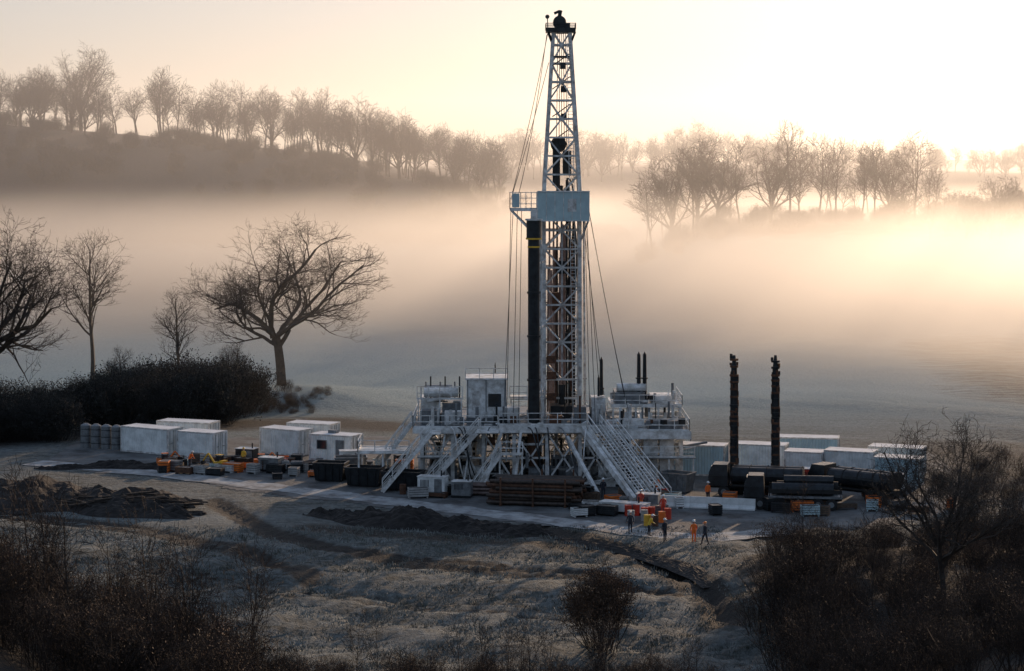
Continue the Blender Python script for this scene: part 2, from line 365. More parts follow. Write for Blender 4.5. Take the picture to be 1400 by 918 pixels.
for i,(hh,w) in enumerate([(15,4.8),(17,5.4),(14,5.4),(18,5.6)]):
    DT.append(gen(50+i,[hh*.84,hh*.42,hh*.22,hh*.12,hh*.06],[17,6,5,4],.30,.25,(hh*.62,w,hh*.42),rmin=.03,up=.08,segl=[1.4,1.5,1.2,1,.8],mats=[M_BARKD],name='distant_tree_%d'%i,
        start=[.32,.2,.2,.1],wob=[.05,.13,.15,.2],ang=[(25,62),(25,55),(25,60),(25,65)],ragged=.4))
for i in range(2):
    DT.append(gen(60+i,[5.5,11.5,5.5,3,1.7],[10,8,6,5],.55,.8,(11,8.8,9.4),rmin=.03,up=.07,segl=[1.6,1.5,1.2,1,.8],mats=[M_BARKD],name='distant_oak_%d'%i,
        start=[.6,.25,.2,.15],wob=[.05,.15,.17,.2],ang=[(10,58),(25,55),(25,60),(25,65)],limb=(.45,.7),ragged=.3))
rg=random.Random(5)
def bush(seed,h,w,mats,leaves,rmin=.009,ls=.07,stems=34,n=(6,5,4)):
    return gen(seed,[h*.85,h*.42,h*.25,h*.14],n,.035,.3,(h*.35,w,h*.68),start=[.2,.1,.1],wob=[.12,.18,.25,.3],ang=[(15,50),(20,60),(20,70)],rmin=rmin,up=.08,stems=stems,segl=[.8,.6,.4,.3],leaves=leaves,leafsize=ls,mats=mats,name='bush_mesh',ragged=.5)
BB=[bush(70+i,3.9,2.5,[M_TWIG,M_LEAF],[300,1500,700,2200][i],.008,.06,26,(5,4,4)) for i in range(4)]
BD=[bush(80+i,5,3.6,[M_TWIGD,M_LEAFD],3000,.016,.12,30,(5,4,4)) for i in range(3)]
e=empty('ridge_trees')
for row,(yy,n) in enumerate([(556,34),(572,50),(596,50)]):
    for i in range(n):
        x=-152+150*rg.random()
        q=rg.choice([0,1,3,0,1,2,3,5]); s=rg.triangular(.6,1.15,.92)*(.9 if q>3 else 1)
        if row==0: s*=.8
        put(DT[q],'tree_%d_%d'%(row,i),x,yy+rg.uniform(-8,8),s,rg.uniform(0,6),e,dz=-.5)
put(DT[5],'tree_tall',-122,600,1.25,1,e)
for i in range(11): put(DT[rg.choice([3,1,5])],'tree_end_%d'%i,-40+i*3.6,548+rg.uniform(-8,8),rg.uniform(.75,1.05),rg.uniform(0,6),e,dz=-.5)
e=empty('hillside_trees')
for i in range(15):
    x=30+58*i/15+rg.uniform(-2,2); put(DT[rg.choice([1,3,5,4,3])],'tree_%d'%i,x,450+rg.uniform(-6,12),rg.triangular(.8,1.22,1.05),rg.uniform(0,6),e,dz=-.5)
for i in range(14):
    x=30+56*rg.random(); put(DT[rg.randrange(4)],'tree_back_%d'%i,x,478+rg.uniform(-6,12),rg.uniform(.6,.9),rg.uniform(0,6),e,dz=-.5)
for i in range(40):
    x=82+52*i/40+rg.uniform(-2,2); put(DT[rg.randrange(6)],'tree_low_%d'%i,x,438+rg.uniform(-12,20),rg.uniform(.35,.68),rg.uniform(0,6),e,dz=-.8)
e=empty('far_woodland')
for i in range(150):
    x=-60+330*rg.random(); put(DT[rg.randrange(6)],'tree_%d'%i,x,rg.uniform(780,880),rg.uniform(.7,1.15)*(1 if x<100 else .7),rg.uniform(0,6),e,dz=-1.5)
sap=gen(43,[5.8,2.4,1.3,.7],[16,6,5],.05,.3,(3.8,2.1,3.4),rmin=.008,up=.1,segl=[.5,.4,.3,.3],mats=[M_TWIG],name='sapling',start=[.2,.15,.1],wob=[.06,.12,.2,.2],ang=[(25,50),(25,55),(25,60)],ragged=.4)
e=empty('hedge_bushes')
k=0
for i in range(270):
    x=rg.uniform(13,50); y=rg.uniform(98,160)
    if x<13+ (y-98)*.04+rg.random()*3: continue
    if y>148 and x<19: continue
    put(BB[rg.randrange(4)],'bush_%d'%k,x,y,rg.uniform(.6,1.15)*(0.8 if y>140 else 1)*(0.75 if 20<x<32 and y>122 else 1),rg.uniform(0,6),e,-.1); k+=1
for i in range(34): put(BB[rg.randrange(4)],'bush_%d'%k,rg.uniform(15,34),rg.uniform(90,104),rg.uniform(.6,.95),rg.uniform(0,6),e,-.1); k+=1
for i in range(16): put(sap,'stem_%d'%i,rg.choice([rg.uniform(16,21),rg.uniform(30,44)]),rg.uniform(112,150),rg.uniform(.6,.95),rg.uniform(0,6),e)
e=empty('foreground_bushes'); k=0
for i in range(110):
    x=rg.uniform(-34,-13); y=rg.uniform(92,126)
    if x>-19 and y>112: continue
    put(BB[rg.randrange(4)],'bush_%d'%k,x,y,rg.uniform(.6,1.25),rg.uniform(0,6),e,-.1); k+=1
for i in range(24): put(sap,'stem_%d'%i,rg.uniform(-30,-12),rg.uniform(98,118),rg.uniform(.7,1.3),rg.uniform(0,6),e)
for i in range(75):
    x=rg.uniform(-15,14); y=rg.uniform(98,113)
    put(BB[rg.randrange(4)],'bush_%d'%k,x,y,rg.uniform(.3,.65),rg.uniform(0,6),e,-.1); k+=1
for i in range(16): put(sap,'twig_%d'%i,rg.uniform(-12,9),rg.uniform(100,108),rg.uniform(.4,.75),rg.uniform(0,6),e)
e=empty('valley_thicket'); k=0
for i in range(60):
    px=rg.uniform(-48,-31); py=rg.uniform(236,256)
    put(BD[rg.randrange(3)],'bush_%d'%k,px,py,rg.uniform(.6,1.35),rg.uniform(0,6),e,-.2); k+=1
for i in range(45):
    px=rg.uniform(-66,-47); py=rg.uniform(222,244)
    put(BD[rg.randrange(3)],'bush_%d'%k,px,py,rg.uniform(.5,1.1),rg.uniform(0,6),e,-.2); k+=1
for i in range(60):
    t=rg.random(); put(BB[rg.randrange(4)],'bush_%d'%k,-33+11*t,253+rg.uniform(-6,6),rg.uniform(.25,.7)*(1-.6*t),rg.uniform(0,6),e,-.3); k+=1
for i in range(9): put(slim,'thin_tree_%d'%i,rg.uniform(-48,-32),rg.uniform(244,256),rg.uniform(.25,.42),rg.uniform(0,6),e)
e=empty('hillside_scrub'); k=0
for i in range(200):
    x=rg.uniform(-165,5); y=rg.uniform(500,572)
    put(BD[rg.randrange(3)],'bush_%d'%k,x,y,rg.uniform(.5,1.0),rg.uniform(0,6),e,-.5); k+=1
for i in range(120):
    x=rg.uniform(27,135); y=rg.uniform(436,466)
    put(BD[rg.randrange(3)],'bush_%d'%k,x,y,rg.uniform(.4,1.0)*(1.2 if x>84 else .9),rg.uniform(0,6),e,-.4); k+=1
e=empty('field_edge_scrub'); k=0
for i in range(40):
    put(BB[rg.randrange(4)],'bush_%d'%k,rg.uniform(37,52),rg.uniform(168,205),rg.uniform(.4,.8),rg.uniform(0,6),e,-.1); k+=1
shrub=bush(99,5.2,2.5,[M_TWIG,M_LEAF],12000,.010,.075,56)
put(shrub,'hawthorn_shrub',5.4,129,.98,0)
near=gen(41,[4.0,6.4,3.8,2.2,1.2,.6],[10,8,6,5,4],.22,.8,(6.4,4.7,5.2),rmin=.010,up=.06,segl=[.8,.8,.6,.5,.4,.3],mats=[M_BARK],name='bare_tree',start=[.5,.25,.2,.15,.1],wob=[.06,.14,.17,.2,.25],ang=[(12,52),(25,55),(25,60),(25,65),(25,70)],limb=(.5,.75),ragged=.3)
put(near,'bare_tree',24.4,120,.97,1,dz=.5)
for (x,y,s) in [(-13.8,113,1.15),(-15,111,.9),(-2.6,105,.65),(-1.2,104,.55),(-0.2,106,.6),(20.4,120,1.2),(14.5,104,.7)]:
    put(sap,'bare_sapling',x,y,s,x)
n=38000; rr=np.random.RandomState(3)
gx=rr.uniform(-48,17,n); gy=rr.uniform(108,172,n)
dn=(np.sin(gx*.9+gy*.4)*np.sin(gy*1.1-gx*.2)+rr.rand(n)*1.6)>.35
for tr in(TR1,TR2,TR3):
    for off in(0,2.1): dn&=seg_dist(gx,gy-off,tr)>.7
gx=gx[dn];gy=gy[dn];n=len(gx); gz=H(gx,gy)
B=3; T=np.repeat(np.stack([gx,gy,gz],1),B,0)+np.concatenate([rr.randn(n*B,2)*.09,np.zeros((n*B,1))],1)
an=rr.rand(n*B)*6.28; w=.035; hh=rr.uniform(.08,.30,n*B)
side=np.stack([np.cos(an)*w,np.sin(an)*w,0*an],1); top=np.stack([rr.randn(n*B)*.09,rr.randn(n*B)*.09,hh],1)
GV=np.stack([T-side,T+side,T+top],1).reshape(-1,3); GF=np.arange(len(GV)).reshape(-1,3)
o=bpy.data.objects.new('frosted_grass',fastmesh('frosted_grass',GV,GF,[M_GRASS],smooth=False)); COL.objects.link(o)

# ---------------------------------------------------------------- drilling rig
rig=empty('drilling_rig')
mx,my=4.7,201.0
def mw(z): return 1.68 if z<27 else 1.68-(z-27)/14.8*0.90
b=MB()
zs=list(np.arange(5.6,41.8,1.75))+[41.8]
cor=[(-1,-1),(1,-1),(1,1),(-1,1)]
def mp(c,z): return Vector((mx+c[0]*mw(z),my+c[1]*mw(z),z))
for i,(z0,z1) in enumerate(zip(zs[:-1],zs[1:])):
    for j,c in enumerate(cor):
        c2=cor[(j+1)%4]
        b.beam(mp(c,z0),mp(c,z1),.34,mi=0)
        b.beam(mp(c,z1),mp(c2,z1),.17,mi=0)
        if j==0 and z0<9: continue
        mid=(mp(c,z1)+mp(c2,z1))/2
        if i%2: b.beam(mp(c,z0),mid,.14); b.beam(mp(c2,z0),mid,.14)
        else:
            mid=(mp(c,z0)+mp(c2,z0))/2; b.beam(mp(c,z1),mid,.14); b.beam(mp(c2,z1),mid,.14)
        if z0<26 and j in(0,2): 
            p=mp(c,z0).lerp(mp(c2,z0),.5); q=mp(c,z1).lerp(mp(c2,z1),.5); b.beam(p,q,.1)
for x in(-2.1,2.15):
    b.tube((mx+x,my-1.3,6),(mx+x*.95,my-1.3,24),.1,n=8)
b.obj('mast_lattice',[M_STEEL],rig)
b=MB()
lx=mx+1.25
for sx in(-.22,.22): b.beam((lx+sx,my-1.95,6),(lx-.55+sx,my-1.2,41),.06)
for i in range(110):
    t=i/110; b.beam((lx-.22-.55*t,my-1.95+.75*t,6+35*t),(lx+.22-.55*t,my-1.95+.75*t,6+35*t),.045)
for i in range(5):
    for s_ in (0,1): b.tube((mx-.5+.25*i,my-.3+.5*s_,30.5),(mx-.35+.18*i,my-.2+.3*s_,42),.03,n=4,mi=1)
for z in (31.5,33.8,36.4,38.6):
    b.box((mx+.2*math.sin(z*3),my-1.0,z),(.5,.3,.6),1); b.beam((mx-.9,my-1.1,z),(mx+.8,my-1.0,z+1.2),.1,mi=1)
b.obj('mast_ladder',[M_WHITE,M_DARK],rig)
b=MB()
rr2=random.Random(2)
for i in range(15):
    x=mx-1.3+.18*i; y=my-.9+rr2.uniform(0,1.6)
    b.tube((x,y,5.8),(x+rr2.uniform(-.06,.06),y,rr2.uniform(19,28)),.095,n=7,mi=rr2.choice([0,1,1,2]))
b.obj('racked_drill_pipe',[M_PIPE,M_PINK,M_DARK],rig,smooth=False)
b=MB()
b.b2((mx-.85,my-.5,27.3),(mx-.15,my+.4,30.9),0); b.b2((mx+.1,my-.6,28.3),(mx+.9,my+.3,30.6),0)
b.tube((mx-.3,my-.6,31.2),(mx-.3,my+.3,31.2),.75,n=18); b.tube((mx-.1,my,24),(mx-.1,my,27.3),.25)
b.tube((mx,my,6),(mx,my,24),.1,n=8)
for k in range(4):
    pts=[]
    for i in range(15):
        t=i/14; pts.append((mx+.5+.3*k*math.sin(t*math.pi),my-.8-.3*math.sin(t*3.14),28-(9+2*k)*t+ (4*math.sin(t*3.14) if k==2 else 0)))
    b.path(pts,.08,mi=0)
b.tube((mx+.9,my-1.3,8),(mx+.9,my-1.3,22),.14,n=8,mi=1)
b.b2((mx-.9,my-.9,15.5),(mx-.2,my-.2,17.2),1); b.b2((mx+.3,my-1.2,12),(mx+1.0,my-.6,13.4),0); b.b2((mx-.4,my-1.2,19),(mx+.4,my-.6,20.2),0)
for z in(7.5,9.5,11): b.box((mx-1.0,my-1.9,z),(.9,.3,.7),1)
b.obj('travelling_block',[M_DARK,M_RUST],rig)
b=MB()
b.b2((mx-1.05,my-1.05,39.4),(mx+1.05,my+1.05,39.55),0)
b.b2((mx-1.5,my-1.3,41.8),(mx+1.3,my+1.3,42.05),0)
b.rail([(mx-1.5,my-1.3,42.05),(mx+1.3,my-1.3,42.05),(mx+1.3,my+1.3,42.05),(mx-1.5,my+1.3,42.05),(mx-1.5,my-1.3,42.05)],.55,.7,mi=0)
for yy in(-.55,-.2,.15,.5): b.tube((mx-.2,my+yy,42.75),(mx-.2,my+yy+.12,42.75),.62,n=20,mi=1)
b.b2((mx-.55,my-.75,42),(mx+.15,my-.62,43),1); b.b2((mx+.2,my-.4,42),(mx+.8,my+.4,42.7),1)
b.beam((mx-.3,my,42.8),(mx-.1,my,43.9),.35,mi=1); b.beam((mx-.25,my,43.8),(mx-.7,my,43.6),.25,mi=1)
b.beam((mx-1.3,my,42),(mx-1.35,my,43.3),.09,mi=1); b.tube((mx-1.35,my-.01,43.3),(mx-1.35,my+.2,43.3),.2,n=10,mi=1)
for c in cor: b.beam((mx+c[0]*.8,my+c[1]*.8,40.6),(mx+c[0]*1.25,my+c[1]*1.2,41.8),.14,mi=0)
b.obj('crown_block',[M_DARK,M_DARK],rig)
b=MB()
b.b2((2.4,197.6,24.1),(7.2,197.75,26.75),1); b.b2((2.4,203.6,24.1),(7.2,203.75,26.75),1)
b.b2((7.05,197.76,24.1),(7.2,203.59,26.75),1)
b.b2((-.2,197.9,24.95),(2.38,202,25.1),0); b.b2((2.42,197.76,24.15),(7.04,199.2,24.3),0)
for x in np.arange(2.4,7.3,.8): b.b2((x-.03,197.56,24.1),(x+.03,197.6,26.75),0)
b.b2((2.36,197.52,26.75),(7.24,197.8,26.85),0); b.b2((2.36,197.52,24.0),(7.24,197.8,24.1),0)
b.b2((5.2,197.57,24.9),(6.0,197.598,26.1),2)
b.rail([(2.3,198,25.1),(-.2,198,25.1),(-.2,202,25.1)],1.6,.5,mi=0,mid=3)
for i in range(9): b.beam((2.6+.5*i,199.3,25.0),(2.6+.5*i,203.4,25.0),.1,mi=0)
b.beam((-.1,198,25),(2.4,198,22.4),.14); b.beam((-.1,202,25),(2.6,202,22.4),.14); b.b2((0.0,197.9,25.3),(.7,198.6,26.6),1)
b.beam((7.1,198,24),(6.4,199.4,22),.14)
b.obj('monkey_board',[M_WHITE,M_PANEL,M_STEEL],rig)
b=MB(); cx,cy=2.0,194.3
b.tube((cx,cy,5.6),(cx,cy,22.6),.54,n=24,mi=0); b.tube((cx,cy,0.9),(cx,cy,5.6),.60,n=24,mi=1)
b.tube((cx,cy,22.6),(cx,cy,24.2),.68,.68,n=24,mi=0); b.tube((cx,cy,22.45),(cx,cy,22.6),.74,n=24,mi=2); b.tube((cx,cy,24.2),(cx,cy,24.35),.8,n=24,mi=3)
b.tube((cx,cy,24.35),(cx,cy,25.2),.3,n=16,mi=3)
b.tube((cx,cy,21.7),(cx,cy,21.85),.57,n=24,mi=2)
for z in(5.6,9.5,13.5,17.5): b.tube((cx,cy,z),(cx,cy,z+.18),.63,n=24,mi=0)
b.tube((cx,cy,.0),(cx,cy,.9),.9,1.0,n=24,mi=0)
for a_ in range(4):
    an=a_*1.57+.7; b.beam((cx+math.cos(an)*1.6,cy+math.sin(an)*1.6,.1),(cx+math.cos(an)*.5,cy+math.sin(an)*.5,2.6),.18,mi=0)
for z in(8,14,20): b.beam((cx,cy,z),(mx-1.6,my-1.7,z+.3),.16,mi=3)
b.tube((cx+.7,cy-.1,3),(cx+.7,cy-.1,22),.07,n=6,mi=3)
b.obj('riser_column',[M_DARK,M_RUST,M_YEL,M_WHITE],rig,smooth=False)
b=MB(); rs=random.Random(9)
cols=[-8.2,-5.4,-2.6,0.2,3.2,6.2,9.0,12.2,15.4]; rows=[193.2,197.5,202,207]
for x in cols:
    for y in rows:
        b.beam((x,y,.05),(x,y,5.0),.34)
        b.box((x,y,.12),(.8,.8,.2))
for y in rows:
    b.beam((cols[0],y,5.0),(cols[-1],y,5.0),.26,.42); b.beam((cols[0],y,.35),(cols[-1],y,.35),.22,.3)
    for x0,x1 in zip(cols[:-1],cols[1:]):
        if rs.random()<.8: b.beam((x0,y,.4),(x1,y,4.9),.16)
        if rs.random()<.6: b.beam((x1,y,.4),(x0,y,4.9),.16)
        if rs.random()<.7: b.beam((x0,y,2.6),(x1,y,2.6),.16)
for x in cols:
    b.beam((x,rows[0],5.0),(x,rows[-1],5.0),.24,.4)
    for y0,y1 in zip(rows[:-1],rows[1:]):
        b.beam((x,y0,.4),(x,y1,4.9),.15); b.beam((x,y0,2.6),(x,y1,2.6),.14)
b.obj('substructure_frame',[M_WHITE],rig)
b=MB()
b.b2((-9,192.6,5.25),(-1.2,207.4,5.4),0); b.b2((-1.2,192.4,5.45),(9.2,207.6,5.65),0); b.b2((9.2,192.2,5.0),(16.2,205,5.15),0)
b.b2((-9.02,192.5,4.9),(-1.2,192.59,5.42),1); b.b2((-1.2,192.28,5.0),(9.2,192.39,5.7),1); b.b2((9.2,192.05,4.45),(16.25,192.19,5.2),1)
b.rail([(-9,207,5.4),(-9,192.7,5.4),(-1.3,192.7,5.4)],mi=1)
b.rail([(-1.2,192.5,5.65),(6.8,192.5,5.65)],mi=1); b.rail([(9.2,192.3,5.15),(16.1,192.3,5.15),(16.1,205,5.15),(9.2,205,5.15)],mi=1)
b.rail([(9.2,197,6.9),(15.8,197,6.9),(15.8,204,6.9)],1.0,mi=1); b.b2((9.2,197,6.75),(15.8,204,6.88),1)
for x in(9.4,11.5,13.6,15.6): b.beam((x,197.2,5.15),(x,197.2,6.8),.16,mi=1)
b.rail([(-9,207.3,5.4),(9,207.3,5.65)],mi=1)
b.rail([(-.2,197,7.6),(3,197,7.6)],mi=1); b.b2((-.2,197,7.45),(3,200,7.58),1)
for x in(-.1,2.9): b.beam((x,197.1,5.66),(x,197.1,7.5),.13,mi=1)
b.b2((-8.6,191.9,2.75),(-3.6,193.0,2.83),0); b.rail([(-8.5,191.95,2.83),(-3.7,191.95,2.83)],1.0,mi=1)
b.b2((9.6,191.6,2.75),(16.6,193.0,2.83),0); b.rail([(9.7,191.65,2.83),(16.5,191.65,2.83)],1.0,mi=1)
for x in(-8.4,-6,-3.8,9.8,12,14.2,16.4): b.beam((x,191.8,0),(x,191.8,2.75),.14,mi=1)
b.obj('drill_floor',[M_GREY,M_WHITE],rig)
b=MB()
b.stairs((-3.0,191.2,5.4),(-7.9,190.8,.1),1.2); b.stairs((-7.2,190.2,5.3),(-11.6,189.8,.1),1.0)
b.stairs((-9.3,197,5.3),(-13.2,196.6,.1),1.0)
b.stairs((7.4,192.1,5.6),(12.0,183.4,.1),1.2); b.stairs((9.0,192.0,5.2),(13.4,184.6,.1),1.1)
b.beam((6.4,192.3,5.4),(10.6,183.6,.3),.4,.55); b.beam((5.0,192.3,4.6),(7.6,186.6,.3),.3)
b.beam((-1,192.3,5),(-2.6,189,.2),.22); b.beam((.8,192.3,5),(.2,189,.2),.22)
b.stairs((-1.0,190.2,3.4),(-3.4,190.0,.1),.9)
b.b2((-3.2,190.2,5.22),(-1.2,192.45,5.3)); b.b2((-7.4,189.6,5.2),(-6.4,192.45,5.28)); b.b2((-1.2,189.8,3.3),(1.0,191,3.4)); b.rail([(-1.1,189.85,3.4),(.95,189.85,3.4)])
for x in (-1.1,.9): b.beam((x,189.9,0),(x,189.9,3.3),.14)
b.b2((-14.2,193.6,2.9),(-9.4,198.4,3.0)); b.rail([(-9.4,193.7,3.0),(-14.1,193.7,3.0),(-14.1,198.3,3.0)])
for x in(-14,-11.8,-9.6):
    for y in(193.8,198.2): b.beam((x,y,0),(x,y,2.9),.16)
b.obj('access_stairs',[M_WHITE],rig)
b=MB()
b.b2((-4.2,196.2,5.9),(-.5,200.5,9.4),0); b.b2((-4.35,196.05,9.4),(-.35,200.65,9.55),0)
b.b2((-4.25,196.1,5.4),(-.45,200.6,5.9),3)
b.b2((-3.7,196.17,6.6),(-3.0,196.198,8.4),2); b.b2((-2.2,196.17,6.9),(-1.0,196.198,8.1),4)
for x in(-4.1,-2.4,-.6): b.b2((x-.04,196.12,5.9),(x+.04,196.198,9.4),3)
b.rail([(-4.3,196.1,9.55),(-.4,196.1,9.55),(-.4,200.6,9.55)],.9,1,mi=0,toe=False)
b.b2((-8.5,198,5.42),(-6.8,201,7.5),0); b.b2((-6.5,197.4,5.42),(-4.8,200,7.1),3); b.b2((-8.3,195,5.42),(-6.9,196.5,6.7),3); b.b2((-6.2,194.5,5.42),(-4.7,196,6.6),0)
b.tube((-8.2,197.5,8.1),(-5,197.5,8.1),.45,n=16,mi=0); b.tube((-8.2,199.2,8.1),(-5.6,199.2,8.1),.5,n=16,mi=3)
b.rail([(-8.8,196.8,7.5),(-4.6,196.8,7.5)],1.2,.9,mi=0)
for x in(-8.7,-6.7,-4.7): b.beam((x,196.85,5.4),(x,196.85,7.5),.12)
for i in range(9): b.tube((-8.5+.45*i,198.3,7.4),(-8.5+.45*i,198.3,8.5+.5*(i%3)),.07,n=6,mi=(0,3,5)[i%3])
b.b2((9.6,198,6.9),(12.4,202,8.0),3); b.b2((13,198,6.9),(15.2,201,7.7),0)
b.b2((10,193.4,5.16),(12,195,6.0),0); b.b2((12.6,193.6,5.16),(15.6,195.6,5.9),3)
for x in (12.6,14.1): b.b2((x-.65,193.1,.1),(x+.65,194.6,4.4),0)
b.tube((9.8,199,8.4),(12.6,199,8.4),.4,n=14,mi=0)
b.b2((-.6,194.4,5.66),(.7,196.4,7.0),0); b.b2((5.7,194.2,5.66),(6.8,196,7.1),3); b.b2((7.3,195,5.66),(8.6,197,7.9),2)
b.b2((3.6,197.5,5.66),(5.6,200.0,6.8),5); b.tube((4.7,199.5,5.7),(4.7,199.5,8.6),.35,n=14,mi=5)
b.b2((3.4,193.4,5.66),(4.6,194.3,6.4),1); b.tube((6.2,193.6,5.66),(6.2,193.6,8.2),.1,n=8,mi=1)
for (x0,x1,y0,h,mi) in [(-7.6,-5.8,195.5,2.4,3),(-5.0,-3.0,198,3.4,0),(-2.2,-.2,194.6,2.0,5),(.8,2.8,198.5,3.8,5),(3.6,5.8,195.2,2.6,3),(6.6,8.6,196,3.2,0),(9.4,11.6,198,3.0,5),(9.6,11.4,194.4,2.0,3)]:
    b.b2((x0,y0,.1),(x1,y0+2,h),mi); b.b2((x0-.05,y0-.06,h*.45),(x1+.05,y0-.01,h*.52),2)
    for q in range(4): b.b2((x0+.15+.4*q,y0-.05,h*.6),(x0+.35+.4*q,y0-.01,h*.85),5 if mi!=5 else 3)
b.obj('deck_modules',[M_WHITE,M_RUST,M_STEEL,M_GREY,M_GLASS,M_DARK],rig)
b=MB(); rs=random.Random(4)
for i in range(430):
    x=rs.uniform(-8.6,15.6); y=rs.uniform(192.6,200); z=rs.choice([.3,.3,1.2,2.2,3.3,5.5,5.6,5.6,7.2])
    if z==7.2:
        if not(9.3<x or x<-4.8): continue
        y=rs.uniform(197.3,200)
    if z<5: z+=rs.uniform(0,.6)
    k=rs.random(); q=.7 if z>5 else 1
    if k<.35: b.tube((x,y,z),(x+rs.uniform(.6,3)*q,y+rs.uniform(-.3,.3),z+rs.choice([0,0,.5])),rs.uniform(.05,.16),n=7,mi=rs.choice([0,0,1,2]))
    elif k<.72: b.tube((x,y,z),(x,y,z+rs.uniform(.6,2.0)),rs.uniform(.04,.16),n=8,mi=rs.choice([0,0,0,1,2,3]))
    else: b.box((x,y,z+.3),(rs.uniform(.2,1.0)*q,rs.uniform(.2,.8),rs.uniform(.3,1.1)*q),rs.choice([0,0,1,2,2,3,3,4]),rz=rs.choice([0,0,.3]))
for x in(-7,-4.4,1.6,5,8,11): 
    b.tube((x-.1,194,1.2),(x+2.0,194,1.2),.6,n=18,mi=rs.choice([0,1])); b.b2((x-.2,193.6,.1),(x+2.1,194.4,.5),2)
for (p,q) in [((-6,193,5.2),(-6.8,190.9,.4)),((-3.6,193,5),(-4.4,190.6,.3)),((10.5,192.2,5),(11.6,190.2,.3))]: b.beam(p,q,.14,mi=0)
for k in range(9):
    x0=rs.uniform(-7,13); x1=x0+rs.uniform(-2.5,2.5); pts=[]
    for i in range(13):
        t=i/12; pts.append((x0+(x1-x0)*t,192-1.4*math.sin(t*3.14),5.4*(1-t)+1.0*math.sin(t*6.28)*(1-t)+.1))
    b.path(pts,.06,mi=rs.choice([1,3,0]))
b.obj('pipework',[M_WHITE,M_GREY,M_STEEL,M_DARK,M_RUST],rig)
b=MB()
for (x,y,z0,z1,r) in [(8.3,197,5.7,11.2,.2),(8.0,196,5.7,9.6,.13),(11.9,199,6.9,11.5,.22),(12.45,199,6.9,11.5,.22),(-1.6,202,5.4,10.2,.08),(6.9,201,5.7,12.2,.12)]:
    b.tube((x,y,z0),(x,y,z1),r,r*.75,n=10,mi=0); b.tube((x,y,z1),(x,y,z1+.25),r*.6,.02,n=10,mi=0); b.tube((x,y,(z0+z1)/2),(x,y,(z0+z1)/2+.12),r*1.4,n=10,mi=0)
b.obj('exhaust_posts',[M_DARK],rig)
b=MB()
def wire(a,c,sag=.0,r=.028):
    a=Vector(a);c=Vector(c);pts=[]
    for i in range(9):
        t=i/8; p=a.lerp(c,t); p.z-=sag*4*t*(1-t); pts.append(p)
    b.path(pts,r,4)
wire((mx-1.3,my,41.8),(0,200,26.5),.6); wire((mx-1.4,my,41.6),(.6,199.6,26.4),1.2); wire((mx-1.2,my+1,39),(-.1,201.5,26),.3)
for x,xb in((.1,-.8),(.5,0.1),(.9,.6),(-.1,-.5)): wire((x,198.2,25),(xb,194,5.6),0)
wire((7.2,198,25),(11,194,5.3),.8); wire((7.3,198,24.3),(10.6,197,7),.3); wire((7.0,203,24.2),(8.6,205,5.7),0); wire((6.4,200,27),(8.8,196,5.7),.5)
wire((7.0,198,24),(7.6,193,5.7),0); wire((6.8,198,24),(7.1,193,5.7),0)
b.obj('guy_wires',[M_DARK],rig)

# ---------------------------------------------------------------- containers
def container(name,x,y,rz,L=6.1,W=2.45,Hh=2.6,mat=M_CAB,cab=False):
    b=MB(); z0=.16;z1=Hh-.14
    def wall(ax,sgn,length,off):
        n=int(length/.28); pts=[]; s=-length/2+.12
        st=(length-.24)/n
        for i in range(n):
            for t,dp in((0,0),(.35,0),(.5,.045),(.85,.045)): pts.append((s+(i+t)*st,dp))
        pts.append((length/2-.12,0))
        vs=[]
        for u,dp in pts:
            o=off-.05+dp
            for z in(z0,z1): vs.append((u,sgn*o,z) if ax==0 else (sgn*o,u,z))
        b.add(vs,[(2*i,2*i+2,2*i+3,2*i+1) for i in range(len(pts)-1)],0)
    wall(0,-1,L,W/2);wall(0,1,L,W/2);wall(1,-1,W,L/2)
    for sx in(-1,1):
        for sy in(-1,1): b.box((sx*(L/2-.07),sy*(W/2-.07),Hh/2),(.15,.15,Hh),1)
    for sy in(-1,1):
        b.box((0,sy*(W/2-.05),.09),(L-.3,.12,.17),1); b.box((0,sy*(W/2-.05),Hh-.08),(L-.3,.12,.14),1)
    for sx in(-1,1):
        b.box((sx*(L/2-.05),0,.09),(.12,W-.3,.17),1); b.box((sx*(L/2-.05),0,Hh-.08),(.12,W-.3,.14),1)
    b.box((0,0,Hh-.04),(L-.25,W-.25,.05),3); b.box((0,0,.1),(L-.3,W-.3,.05),1)
    for sy in(-1,1): b.box((L/2-.06,sy*W/4,Hh/2),(.05,W/2-.12,Hh-.34),0)
    for yy in(-.85,-.3,.3,.85): b.tube((L/2+.0,yy,.2),(L/2+.0,yy,Hh-.2),.025,n=6,mi=2)
    for yy in(-.5,.5): b.box((L/2+.02,yy,1.15),(.03,.35,.05),2)
    if cab:
        b.box((-L*.2,-W/2-.01,1.6),(1.1,.06,.9),2); b.box((-L*.2,-W/2-.045,1.6),(.95,.02,.75),4)
        b.box((L*.22,-W/2-.01,1.12),(.9,.06,2.0),2)
        b.box((-L*.1,.3,Hh+.12),(.9,.6,.3),2)
    fro=pmat('frosted_roof',(0.75,0.78,0.8),(0.55,0.58,0.6),1,.8) if 'frosted_roof' not in bpy.data.materials else bpy.data.materials['frosted_roof']
    return b.obj(name,[mat,M_STEEL if mat!=M_DARK else M_DARK,M_GREY,fro,M_GLASS],None,(x,y,Hs(x,y)+.05),rz)
C='shipping_container'
container(C,-36.6,215.5,R(-30),6.1); container('site_cabin',-31.0,212.2,R(-26),4.4,cab=False)
container(C,-33.5,219.5,R(-20),6.1,Hh=2.7)
container(C,-22.8,214.5,R(-32),5.0); container('site_cabin',-17.4,210,R(-24),4.8,cab=True)
container(C,-20.5,219,R(-20),5.0)
